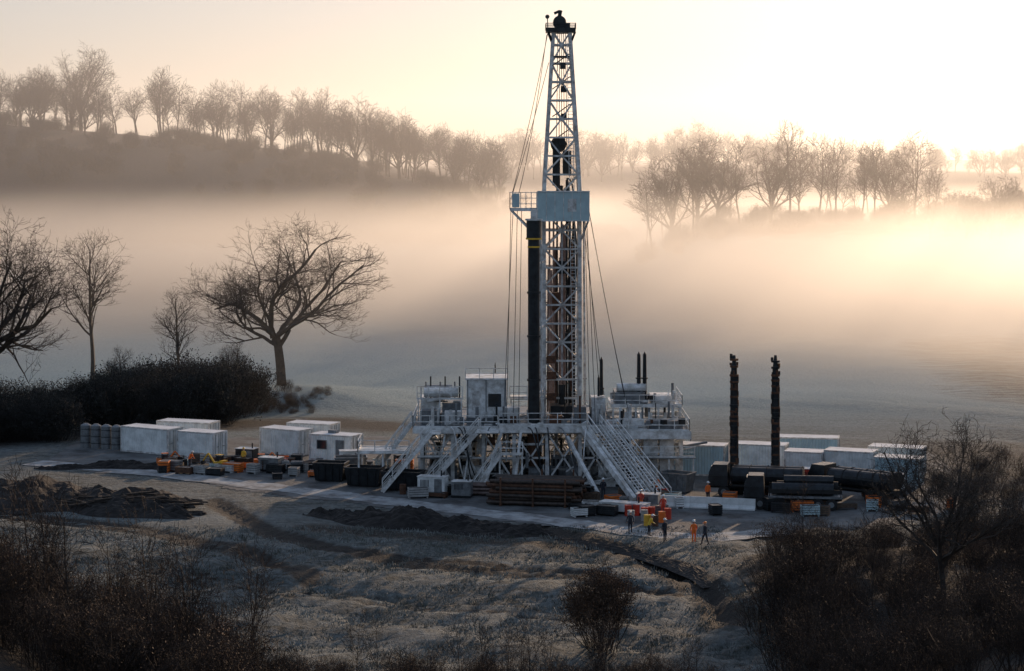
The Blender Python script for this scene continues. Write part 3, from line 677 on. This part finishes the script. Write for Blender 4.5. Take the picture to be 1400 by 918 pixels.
container(C,17.6,200.5,R(-14),5.4,Hh=2.9,mat=M_CABB); container(C,23.8,203,R(-16),5.1,Hh=2.6,mat=M_CAB)
container('site_cabin',27.4,198,R(-18),3.6,mat=M_CAB); container(C,31.5,197,R(-22),4.6,Hh=2.8,mat=M_CAB); container(C,35.4,194,R(-22),4.2,mat=M_CABB)
container(C,29,208,R(-10),6.1,Hh=2.6,mat=M_CABB); container(C,15.5,208,R(-8),4,mat=M_CAB,Hh=3.0); container(C,36.5,201,R(-22),5.1,mat=M_CAB)
def skip(x,y,rz,L=3.4,mat=M_DARK):
    b=MB(); W=1.9;h=1.7
    vs=[(-L/2+.25,-W/2+.15,.1),(L/2-.25,-W/2+.15,.1),(L/2-.25,W/2-.15,.1),(-L/2+.25,W/2-.15,.1),(-L/2,-W/2,h),(L/2,-W/2,h),(L/2,W/2,h),(-L/2,W/2,h)]
    b.add(vs,[(0,3,2,1),(0,1,5,4),(1,2,6,5),(2,3,7,6),(3,0,4,7)])
    for sy in(-1,1): b.box((0,sy*W/2,h),(L+.1,.12,.12))
    for sx in(-1,1): b.box((sx*L/2,0,h),(.12,W,.12))
    for i in range(4):
        u=-L/2+.5+i*(L-1)/3; b.beam((u,-W/2+.12,.1),(u,-W/2-.03,h),.1)
    b.box((0,0,h-.35),(L-.2,W-.2,.3),1)
    b.obj('waste_skip',[mat,M_SOIL],None,(x,y,Hs(x,y)+.03),rz)
skip(-13.4,193.5,R(-12)); skip(-9.8,191.0,R(-14),3.6); skip(-15.2,200,R(5),3.0,M_GREY); skip(14.8,190,R(-30),2.8,M_GREY); skip(-16.8,196.5,R(-10),3)
def genset(x,y,rz,L=2.6,mat=M_CAB,h=1.5):
    b=MB(); b.box((0,0,.12),(L,1.3,.16),1); b.box((0,0,.2+h/2),(L-.1,1.2,h),0)
    for i in range(7): b.box((-L/2+.35+i*.12,-.61,.25+h*.6),(.05,.03,h*.4),1)
    b.box((L*.25,-.61,.2+h/2),(.7,.02,h*.8),2); b.tube((L*.3,0,h+.2),(L*.3,0,h+.75),.07,n=8,mi=1); b.box((0,0,h+.22),(L,1.3,.05),3)
    b.obj('generator_unit',[mat,M_DARK,M_GREY,M_WHITE],None,(x,y,Hs(x,y)+.04),rz)
genset(-7.0,187.8,R(-15),2.6); genset(-4.4,187.0,R(-10),1.8,M_GREY,1.2); genset(-23,202.5,R(-20),2.2,M_GREY,1.1); genset(-15.5,205,R(10),2.4,M_CAB,1.4)
genset(9.5,178.5,R(-25),4.2,M_CAB,.7); genset(22,191.5,R(-12),2.2,M_CAB,1.4); genset(11.6,180.6,R(-15),2.0,M_GREY,1.1)
genset(-26,208,R(-20),2.0,M_DARK,1.2); genset(33.5,189,R(-20),3.0,M_CAB,1.6); genset(27.5,192.5,R(-10),2.4,M_RED,1.5)
for i in range(6):
    b=MB(); b.tube((0,0,0),(0,0,2.3),.55,n=18); b.tube((0,0,2.3),(0,0,2.5),.55,.2,n=18)
    for z in(.5,1.2,1.9): b.tube((0,0,z),(0,0,z+.06),.58,n=18,mi=1)
    b.obj('storage_tank',[M_GREY,M_DARK],None,(-44.0+i*1.15,219-.5*i,Hs(-42,217)+.03),0)
b=MB(); rs=random.Random(8)
for lay in range(7):
    for i in range(12-lay//2):
        y=-2.4+.42*i+.2*(lay%2); z=.22+.30*lay
        x0=rs.uniform(-.6,.6); b.tube((-3.7+x0,y,z+rs.uniform(-.05,.05)),(3.7+x0,y+rs.uniform(-.15,.15),z+rs.uniform(-.05,.05)),.165,n=9,mi=rs.choice([0,0,0,1]))
for x in(-2.8,0,2.8):
    for y in(-2.75,2.9): b.beam((x,y,0),(x,y,2.4),.14,mi=1)
    b.box((x,-.1,.05),(.2,5.6,.1),1)
b.obj('pipe_stack',[M_DPIPE,M_RUST],None,(2.2,184.4,.05),R(-9))
b=MB()
for lay in range(3):
    for i in range(6-lay):
        b.tube((-2.2,-.9+.36*i+.18*lay,.2+.3*lay),(2.2,-.9+.36*i+.18*lay+rs.uniform(-.05,.05),.2+.3*lay),.155,n=9)
for x in(-1.5,1.5): b.box((x,0,.03),(.15,2.4,.06),1)
b.obj('pipe_stack',[M_PIPE,M_WOOD],None,(-2.6,188.6,.05),R(-6))
b=MB()
for i in range(90):
    x=rs.uniform(-5,5);y=rs.uniform(-1.5,1.5);z=rs.uniform(.1,1.0)*(1-abs(x)/6)-.1; a_=rs.gauss(-.3,.5);l=rs.uniform(.8,2.0)
    b.tube((x-math.cos(a_)*l,y-math.sin(a_)*l,z+rs.uniform(-.3,.2)),(x+math.cos(a_)*l,y+math.sin(a_)*l,z),rs.uniform(.03,.11),n=6)
b.obj('log_pile',[M_BARK],None,(-32.5,180.5,Hs(-30.5,181.5)+.6),0)
for i in range(6):
    b=MB(); s=[(-.32,0),(-.32,.12),(-.12,.4),(-.09,.95),(.09,.95),(.12,.4),(.32,.12),(.32,0)]
    vs=[(x,y,z) for x in(-.72,.72) for y,z in s]; n=8
    b.add(vs,[(j,(j+1)%n,n+(j+1)%n,n+j) for j in range(n)]+[tuple(range(n-1,-1,-1)),tuple(range(n,2*n))])
    b.obj('concrete_barrier',[M_CAB],None,(13.2+1.35*i,181.8-.35*i,.05),R(-14+rs.uniform(-3,3)))
def drum(x,y,mat):
    b=MB(); b.tube((0,0,0),(0,0,.88),.29,n=16)
    for z in(.0,.28,.58,.84): b.tube((0,0,z),(0,0,z+.035),.31,n=16)
    b.tube((.12,0,.88),(.12,0,.91),.04,n=8); b.obj('oil_drum',[mat],None,(x,y,Hs(x,y)+.05),0)
for (x,y,m_) in [(-33,203,M_ORANGE),(-32.3,202.6,M_RED),(-22.5,205,M_ORANGE),(-21.9,204.6,M_RED),(-23.3,205.3,M_ORANGE),(11,172.4,M_YEL),(11.6,172.2,M_RUST),(12.3,174,M_ORANGE),(11.0,176,M_RED),(11.6,176.3,M_RED),(10.9,174.8,M_CONC),(13.4,186,M_RED),(27.3,190,M_RED),(27.9,190.2,M_ORANGE),(28.6,189.4,M_RED),(30,192,M_ORANGE),(-9.7,188.5,M_RUST),(33,187.6,M_ORANGE),(9.8,174.6,M_CONC),(12.9,175.6,M_RED),(10.4,177.4,M_RED),(9.7,177.2,M_RED)]: drum(x,y,m_)
def crate(x,y,rz,s,mat=M_WOOD):
    b=MB(); w,d,h=s
    b.box((0,0,h/2+.1),(w-.08,d-.08,h-.04),0)
    for i in range(4):
        for sy in(-1,1): b.box((0,sy*(d/2-.02),.16+(h)*(i+.35)/4),(w,.04,h/5.2),1)
        for sx in(-1,1): b.box((sx*(w/2-.02),0,.16+(h)*(i+.35)/4),(.04,d-.1,h/5.2),1)
    for sx in(-1,1): b.box((sx*(w/2-.1),0,.05),(.1,d,.1),1)
    b.obj('equipment_crate',[M_DARK,mat],None,(x,y,Hs(x,y)+.05),rz)
for i in range(135):
    a_=rs.random()
    if a_<.42: x=rs.uniform(-34,-10); y=rs.uniform(197,208)+(-x-20)*.2
    elif a_<.60: x=rs.uniform(5,15); y=rs.uniform(176,187)
    elif a_<.68: x=rs.uniform(-10,-3); y=rs.uniform(184,189)
    else: x=rs.uniform(17,38); y=rs.uniform(177,196)
    crate(x,y,rs.uniform(-.5,.5),(rs.uniform(.6,2),rs.uniform(.5,1.2),rs.uniform(.3,1.0)),rs.choice([M_WOOD,M_GREY,M_CONC,M_STEEL,M_RUST,M_CAB,M_DARK,M_DARK,M_DARK,M_DARK,M_RUST,M_ORANGE,M_PANEL]))
def wheel(b,x,y,r=.5,w=.35,mi=3):
    b.tube((x,y-w/2,r),(x,y+w/2,r),r,n=20,mi=mi); b.tube((x,y-w/2-.02,r),(x,y+w/2+.02,r),r*.5,n=12,mi=2)
def truck(x,y,rz,kind):
    b=MB()
    b.box((0,0,.85),(8.2,.9,.25),3)
    for wx in(-3.2,-2.1,2.8):
        for sy in(-1,1): wheel(b,wx,sy*1.0)
    b.box((3.3,0,1.45),(1.7,2.3,.9),0); 
    vs=[(2.45,-1.1,1.9),(4.15,-1.1,1.9),(4.15,1.1,1.9),(2.45,1.1,1.9),(2.5,-1.0,2.85),(3.8,-1.0,2.85),(3.8,1.0,2.85),(2.5,1.0,2.85)]
    b.add(vs,[(0,3,2,1),(4,5,6,7),(0,1,5,4),(1,2,6,5),(2,3,7,6),(3,0,4,7)],0)
    b.box((3.2,-1.09,2.35),(.9,.06,.6),4); b.box((4.02,0,2.35),(.06,1.8,.7),4,ry=-.35)
    b.box((4.2,0,.75),(.15,2.3,.4),3)
    if kind=='tank':
        for yy in(-.6,.6):
            b.tube((-4.1,yy,1.95),(2.1,yy,1.95),.72,n=20,mi=0)
            for u in(-4,-2.5,-1,.5,2): b.tube((u,yy,1.95),(u+.08,yy,1.95),.76,n=20,mi=3)
        b.box((-1,0,1.05),(6.2,2.0,.15),3)
    elif kind=='flat':
        b.box((-1,0,1.1),(6.2,2.4,.18),2)
        for u in(-4,-2.5,-1,.5,2):
            for sy in(-1,1): b.box((u,sy*1.18,1.55),(.08,.06,.8),3)
        for sy in(-1,1): b.box((-1,sy*1.18,1.6),(6.2,.04,.35),3)
        b.tube((-3.8,-.5,1.75),(1.4,-.5,1.75),.5,n=14,mi=3); b.tube((-3.4,.5,1.75),(1.8,.5,1.75),.5,n=14,mi=0); b.tube((-3.4,0,2.4),(.8,0,2.4),.4,n=14,mi=0)
    o=b.obj('tank_truck' if kind=='tank' else 'flatbed_truck',[M_DARK,M_RUST,M_GREY,M_BLACK,M_GLASS],None,(x,y,Hs(x,y)+.05),rz); return o
truck(21.6,187.2,R(168),'tank'); truck(24.0,181.0,R(172),'flat'); truck(30.0,185.6,R(140),'tank')
for (x,top) in((19.9,12.2),(23.6,12.2)):
    b=MB(); y=190; r_=random.Random(int(x))
    b.tube((0,0,0),(0,0,top-1),.33,.27,n=14); b.tube((0,0,top-1),(0,0,top),.24,.12,n=12); b.beam((0,0,0),(0,0,.3),1.4)
    z=2.0
    while z<top-.3:
        b.tube((0,0,z),(0,0,z+.18),.37+r_.uniform(0,.05),n=14,mi=r_.randrange(2))
        for k in range(2):
            an=r_.uniform(0,6.28); b.box((math.cos(an)*.32,math.sin(an)*.32,z+.3),(.2,.16,r_.uniform(.2,.6)),r_.randrange(2),rz=an)
        z+=r_.uniform(.35,.8)
    b.tube((.34,-.1,1),(.3,-.1,top-2),.05,n=6,mi=1); b.tube((-.34,-.1,1),(-.3,-.1,top-1.5),.05,n=6,mi=0)
    for an in(.8,2.4,3.9,5.5): b.beam((math.cos(an)*1.2,math.sin(an)*1.2,.05),(0,0,2.4),.12)
    b.obj('upright_pile_post',[M_DARK,M_RUST],None,(x,y,.05),0)
def excav(x,y,rz,s=1,mat=M_YEL):
    b=MB()
    for sy in(-1,1):
        b.box((0,sy*.7,.3),(1.7,.35,.5),1); 
        for sx in(-1,1): b.tube((sx*.85,sy*.7-.175,.3),(sx*.85,sy*.7+.175,.3),.25,n=14,mi=1)
    b.tube((0,0,.5),(0,0,.7),.5,n=16,mi=1); b.box((-.2,0,1.0),(1.7,1.4,.6),0); b.box((-.75,0,1.35),(.6,1.3,.35),0)
    for sx in(-.3,.6):
        for sy in(-.6,.1): b.beam((sx,sy,1.3),(sx,sy,2.3),.07,mi=1)
    b.box((.15,-.25,2.33),(1.1,.85,.07),0); b.box((.15,-.25,1.75),(.8,.62,.8),2)
    b.beam((.7,.3,1.1),(1.9,.3,2.5),.22,mi=0); b.beam((1.9,.3,2.5),(2.9,.3,1.3),.18,mi=0); b.beam((1.0,.3,1.2),(1.8,.3,2.1),.08,mi=1)
    b.box((2.95,.3,1.0),(.5,.6,.5),1,ry=.5)
    o=b.obj('mini_excavator',[mat,M_BLACK,M_GLASS],None,(x,y,Hs(x,y)+.05),rz); o.scale=(s,s,s)
excav(-28.0,203,R(150),.62); excav(-24.2,204.0,R(10),.6,M_ORANGE); excav(-33.6,204.6,R(20),.6,M_ORANGE)

# ---------------------------------------------------------------- people
def person(x,y,rz,pose,top,legs=M_NAVY,helmet=M_WHITE):
    J=[];E=[];Rd=[]
    def a(p,r,par=None):
        J.append(p);Rd.append(r); 
        if par is not None: E.append((par,len(J)-1))
        return len(J)-1
    bend=.45 if pose=='bend' else 0
    pel=a((0,0,.95),(.16,.12)); 
    def up(dz,x=0,y=0): 
        return (x,-(dz*math.sin(bend))+y*math.cos(bend),.95+dz*math.cos(bend)+y*math.sin(bend)*.2)
    ch=a(up(.30),(.18,.12),pel); sh=a(up(.47),(.14,.10),ch); ne=a(up(.56),(.055,.055),sh); hd=a(up(.66),(.085,.095),ne); ht=a(up(.76),(.08,.09),hd)
    st={'walk':(.28,-.25),'stand':(.03,-.02),'bend':(.06,-.05)}[pose]
    for k,sx in enumerate((-1,1)):
        f=-st[k]
        hp=a((sx*.1,0,.88),(.095,.10),pel); kn=a((sx*.11,f*.5-.03,.50),(.065,.065),hp); an=a((sx*.11,f,.10),(.045,.05),kn); a((sx*.12,f-.16,.05),(.045,.035),an)
        shd=a(up(.45,sx*.19),(.07,.065),sh)
        if pose=='walk': el=up(.18,sx*.26,f*-.5+.02); wr=up(-.05,sx*.25,f*-.9-.10)
        elif pose=='bend': el=up(.22,sx*.24,-.15); wr=up(.14,sx*.16,-.40)
        else: el=up(.17,sx*.25,.04); wr=up(.06,sx*.15,-.18) if k else up(-.06,sx*.26,-.03)
        e1=a(el,(.05,.05),shd); w1=a(wr,(.035,.03),e1)
        d=(Vector(wr)-Vector(el)).normalized(); pm=Vector(wr)+d*.08; p1=a(pm[:],(.035,.022),w1)
        for q in range(4): a((pm+d*(.07+.01*(q%2))+Vector((sx*(q-1.5)*.018,0,0)))[:],(.009,.009),p1)
        a((Vector(wr)+d*.06+Vector((0,-.05,0)))[:],(.011,.011),w1)
    me=bpy.data.meshes.new('body'); me.from_pydata(J,E,[]); o=bpy.data.objects.new('tmp',me); COL.objects.link(o)
    md=o.modifiers.new('s','SKIN'); 
    for i,v in enumerate(me.skin_vertices[0].data): v.radius=Rd[i]; v.use_root=(i==0)
    o.modifiers.new('ss','SUBSURF').levels=1
    dg=bpy.context.evaluated_depsgraph_get(); m2=bpy.data.meshes.new_from_object(o.evaluated_get(dg)); bpy.data.objects.remove(o)
    for mt in(top,legs,M_SKIN,M_BLACK): m2.materials.append(mt)
    wrs=[Vector(J[i]) for i in range(len(J)) if Rd[i]==(.035,.03)]
    for p in m2.polygons:
        c=p.center; mi=0
        if c.z<.93: mi=1
        if c.z<.13: mi=3
        if (c-Vector(up(.68))).length<.15: mi=2
        if min((c-w).length for w in wrs)<.05 or min((c-w-Vector((0,-.0,-.08))).length for w in wrs)<.09: mi=2
        p.material_index=mi; p.use_smooth=True
    root=empty('worker',(x,y,Hs(x,y)+.06),rz)
    bo=bpy.data.objects.new('body',m2); COL.objects.link(bo); bo.parent=root
    b=MB(); hp=Vector(up(.74)); n=16
    vs=[];fs=[]
    for i in range(5):
        ph=i/4*1.4; 
        for j in range(n): t=2*math.pi*j/n; vs.append(hp+Vector((math.cos(t)*.125*math.cos(ph),math.sin(t)*.14*math.cos(ph),.02+.13*math.sin(ph))))
    for i in range(4):
        for j in range(n): fs.append((i*n+j,i*n+(j+1)%n,(i+1)*n+(j+1)%n,(i+1)*n+j))
    fs.append(tuple(range(4*n,5*n))); b.add(vs,fs,0); b.box(hp+Vector((0,-.15,.02)),(.2,.1,.02),0)
    f=Vector(up(.66)); b.box(f+Vector((0,-.105,0)),(.025,.04,.05),1); 
    for sx in(-1,1): b.box(f+Vector((sx*.035,-.095,.03)),(.025,.012,.012),2); b.box(f+Vector((sx*.09,0,.0)),(.02,.04,.06),1)
    b.box(f+Vector((0,-.095,-.05)),(.05,.012,.012),2)
    b.obj('helmet_and_face',[helmet,M_SKIN,M_NAVY],root)
person(14.1,164.5,R(10),'stand',M_HIVIS,M_HIVIS); person(14.9,163.6,R(-60),'walk',M_NAVY,M_NAVY,M_ORANGE); person(11.9,165.2,R(40),'stand',M_NAVY)
person(10.8,167.4,R(100),'bend',M_HIVY,M_NAVY); person(9.4,168.6,R(180),'walk',M_NAVY,M_NAVY)
person(17.0,184.0,R(30),'stand',M_HIVIS,M_NAVY); person(-26.0,205.5,R(-20),'stand',M_HIVY,M_HIVIS,M_YEL); person(10.9,179.5,R(0),'stand',M_RED,M_HIVIS)
person(12.8,187.2,R(50),'walk',M_HIVIS,M_HIVIS); person(28.2,188.3,R(0),'stand',M_HIVIS,M_NAVY); person(-31.0,203.9,R(60),'bend',M_HIVIS); person(25.8,187.9,R(0),'stand',M_HIVY); person(8.0,186,R(0),'stand',M_NAVY)
person(12.6,176.8,R(0),'stand',M_RED,M_RED)

# ---------------------------------------------------------------- mist
def fogmat(name,density,color,aniso,nodes=None):
    m=bpy.data.materials.new(name); m.use_nodes=True; nt=m.node_tree; nt.nodes.clear()
    out=nt.nodes.new('ShaderNodeOutputMaterial'); v=nt.nodes.new('ShaderNodeVolumeScatter'); v.inputs['Color'].default_value=(*color,1); v.inputs['Anisotropy'].default_value=aniso; v.inputs['Density'].default_value=density
    nt.links.new(v.outputs[0],out.inputs['Volume']); return m,nt,v
def fogbox(name,lo,hi,m):
    b=MB(); b.b2(lo,hi); return b.obj(name,[m])
m,nt,v=fogmat('haze',.00085,(.96,.96,.98),.58); fogbox('morning_haze',(-900,235,-20),(900,1500,70),m)
m,nt,v=fogmat('mist',.01,(1,.99,.97),.66)
ge=nt.nodes.new('ShaderNodeNewGeometry'); sp=nt.nodes.new('ShaderNodeSeparateXYZ'); nt.links.new(ge.outputs['Position'],sp.inputs[0])
nz=nt.nodes.new('ShaderNodeTexNoise'); nz.inputs['Scale'].default_value=.018; nz.inputs['Detail'].default_value=2
mpn=nt.nodes.new('ShaderNodeMapping'); mpn.inputs['Scale'].default_value=(1,1,3); nt.links.new(ge.outputs['Position'],mpn.inputs['Vector']); nt.links.new(mpn.outputs[0],nz.inputs['Vector'])
def mrn(src,a0,a1,t0,t1,smooth=True):
    r=nt.nodes.new('ShaderNodeMapRange'); r.interpolation_type='SMOOTHSTEP' if smooth else 'LINEAR'
    for k_,vv in(('From Min',a0),('From Max',a1),('To Min',t0),('To Max',t1)): r.inputs[k_].default_value=vv
    nt.links.new(src,r.inputs['Value']); return r.outputs[0]
def mul(a_,b_,op='MULTIPLY'):
    r=nt.nodes.new('ShaderNodeMath'); r.operation=op
    nt.links.new(a_,r.inputs[0])
    if isinstance(b_,float): r.inputs[1].default_value=b_
    else: nt.links.new(b_,r.inputs[1])
    return r.outputs[0]
yy=mul(sp.outputs[1],mrn(sp.outputs[0],12,90,0,90,False),'ADD')
dz=mrn(sp.outputs[2],9,25,1,0); dy=mrn(yy,262,385,0,1); dn_=mrn(nz.outputs['Fac'],.3,.7,.6,1.25)
nt.links.new(mul(mul(mul(dz,dy),dn_),.0165),v.inputs['Density'])
m.cycles.volume_step_rate=1.8
fogbox('valley_mist',(-220,245,-4),(260,600,26),m)

# ---------------------------------------------------------------- light / sky / camera
w=bpy.data.worlds.new('World'); scene.world=w; w.use_nodes=True; nt=w.node_tree; bg=nt.nodes['Background']
sky=nt.nodes.new('ShaderNodeTexSky'); sky.sky_type='NISHITA'; sky.sun_disc=False; sky.sun_elevation=R(SUN_EL); sky.sun_rotation=R(SUN_AZ); sky.dust_density=2.0; sky.air_density=1.0; sky.ozone_density=2.0
gam=nt.nodes.new('ShaderNodeGamma'); gam.inputs['Gamma'].default_value=.47; nt.links.new(sky.outputs[0],gam.inputs['Color'])
tint=nt.nodes.new('ShaderNodeMix'); tint.data_type='RGBA'; tint.blend_type='MULTIPLY'; tint.inputs[0].default_value=1; tint.inputs[7].default_value=(1.62,1.66,1.90,1)
nt.links.new(gam.outputs[0],tint.inputs[6])
nt.links.new(tint.outputs[2],bg.inputs['Color']); bg.inputs['Strength'].default_value=.15
sl=bpy.data.lights.new('sun','SUN'); sl.energy=5; sl.angle=R(.6); sl.color=(1,.70,.46)
so=bpy.data.objects.new('sun',sl); COL.objects.link(so)
d=-Vector((math.sin(R(SUN_AZ))*math.cos(R(SUN_EL)),math.cos(R(SUN_AZ))*math.cos(R(SUN_EL)),math.sin(R(SUN_EL))))
so.rotation_euler=d.to_track_quat('-Z','Y').to_euler(); so.location=(60,100,80)
cam=bpy.data.cameras.new('camera'); co=bpy.data.objects.new('camera',cam); COL.objects.link(co)
co.location=(0,0,30); co.rotation_euler=(R(90),0,0)
cam.sensor_width=36; cam.lens=36*2900/1400; cam.shift_y=-(459-215)/1400; cam.clip_end=6000; cam.clip_start=.5
scene.camera=co
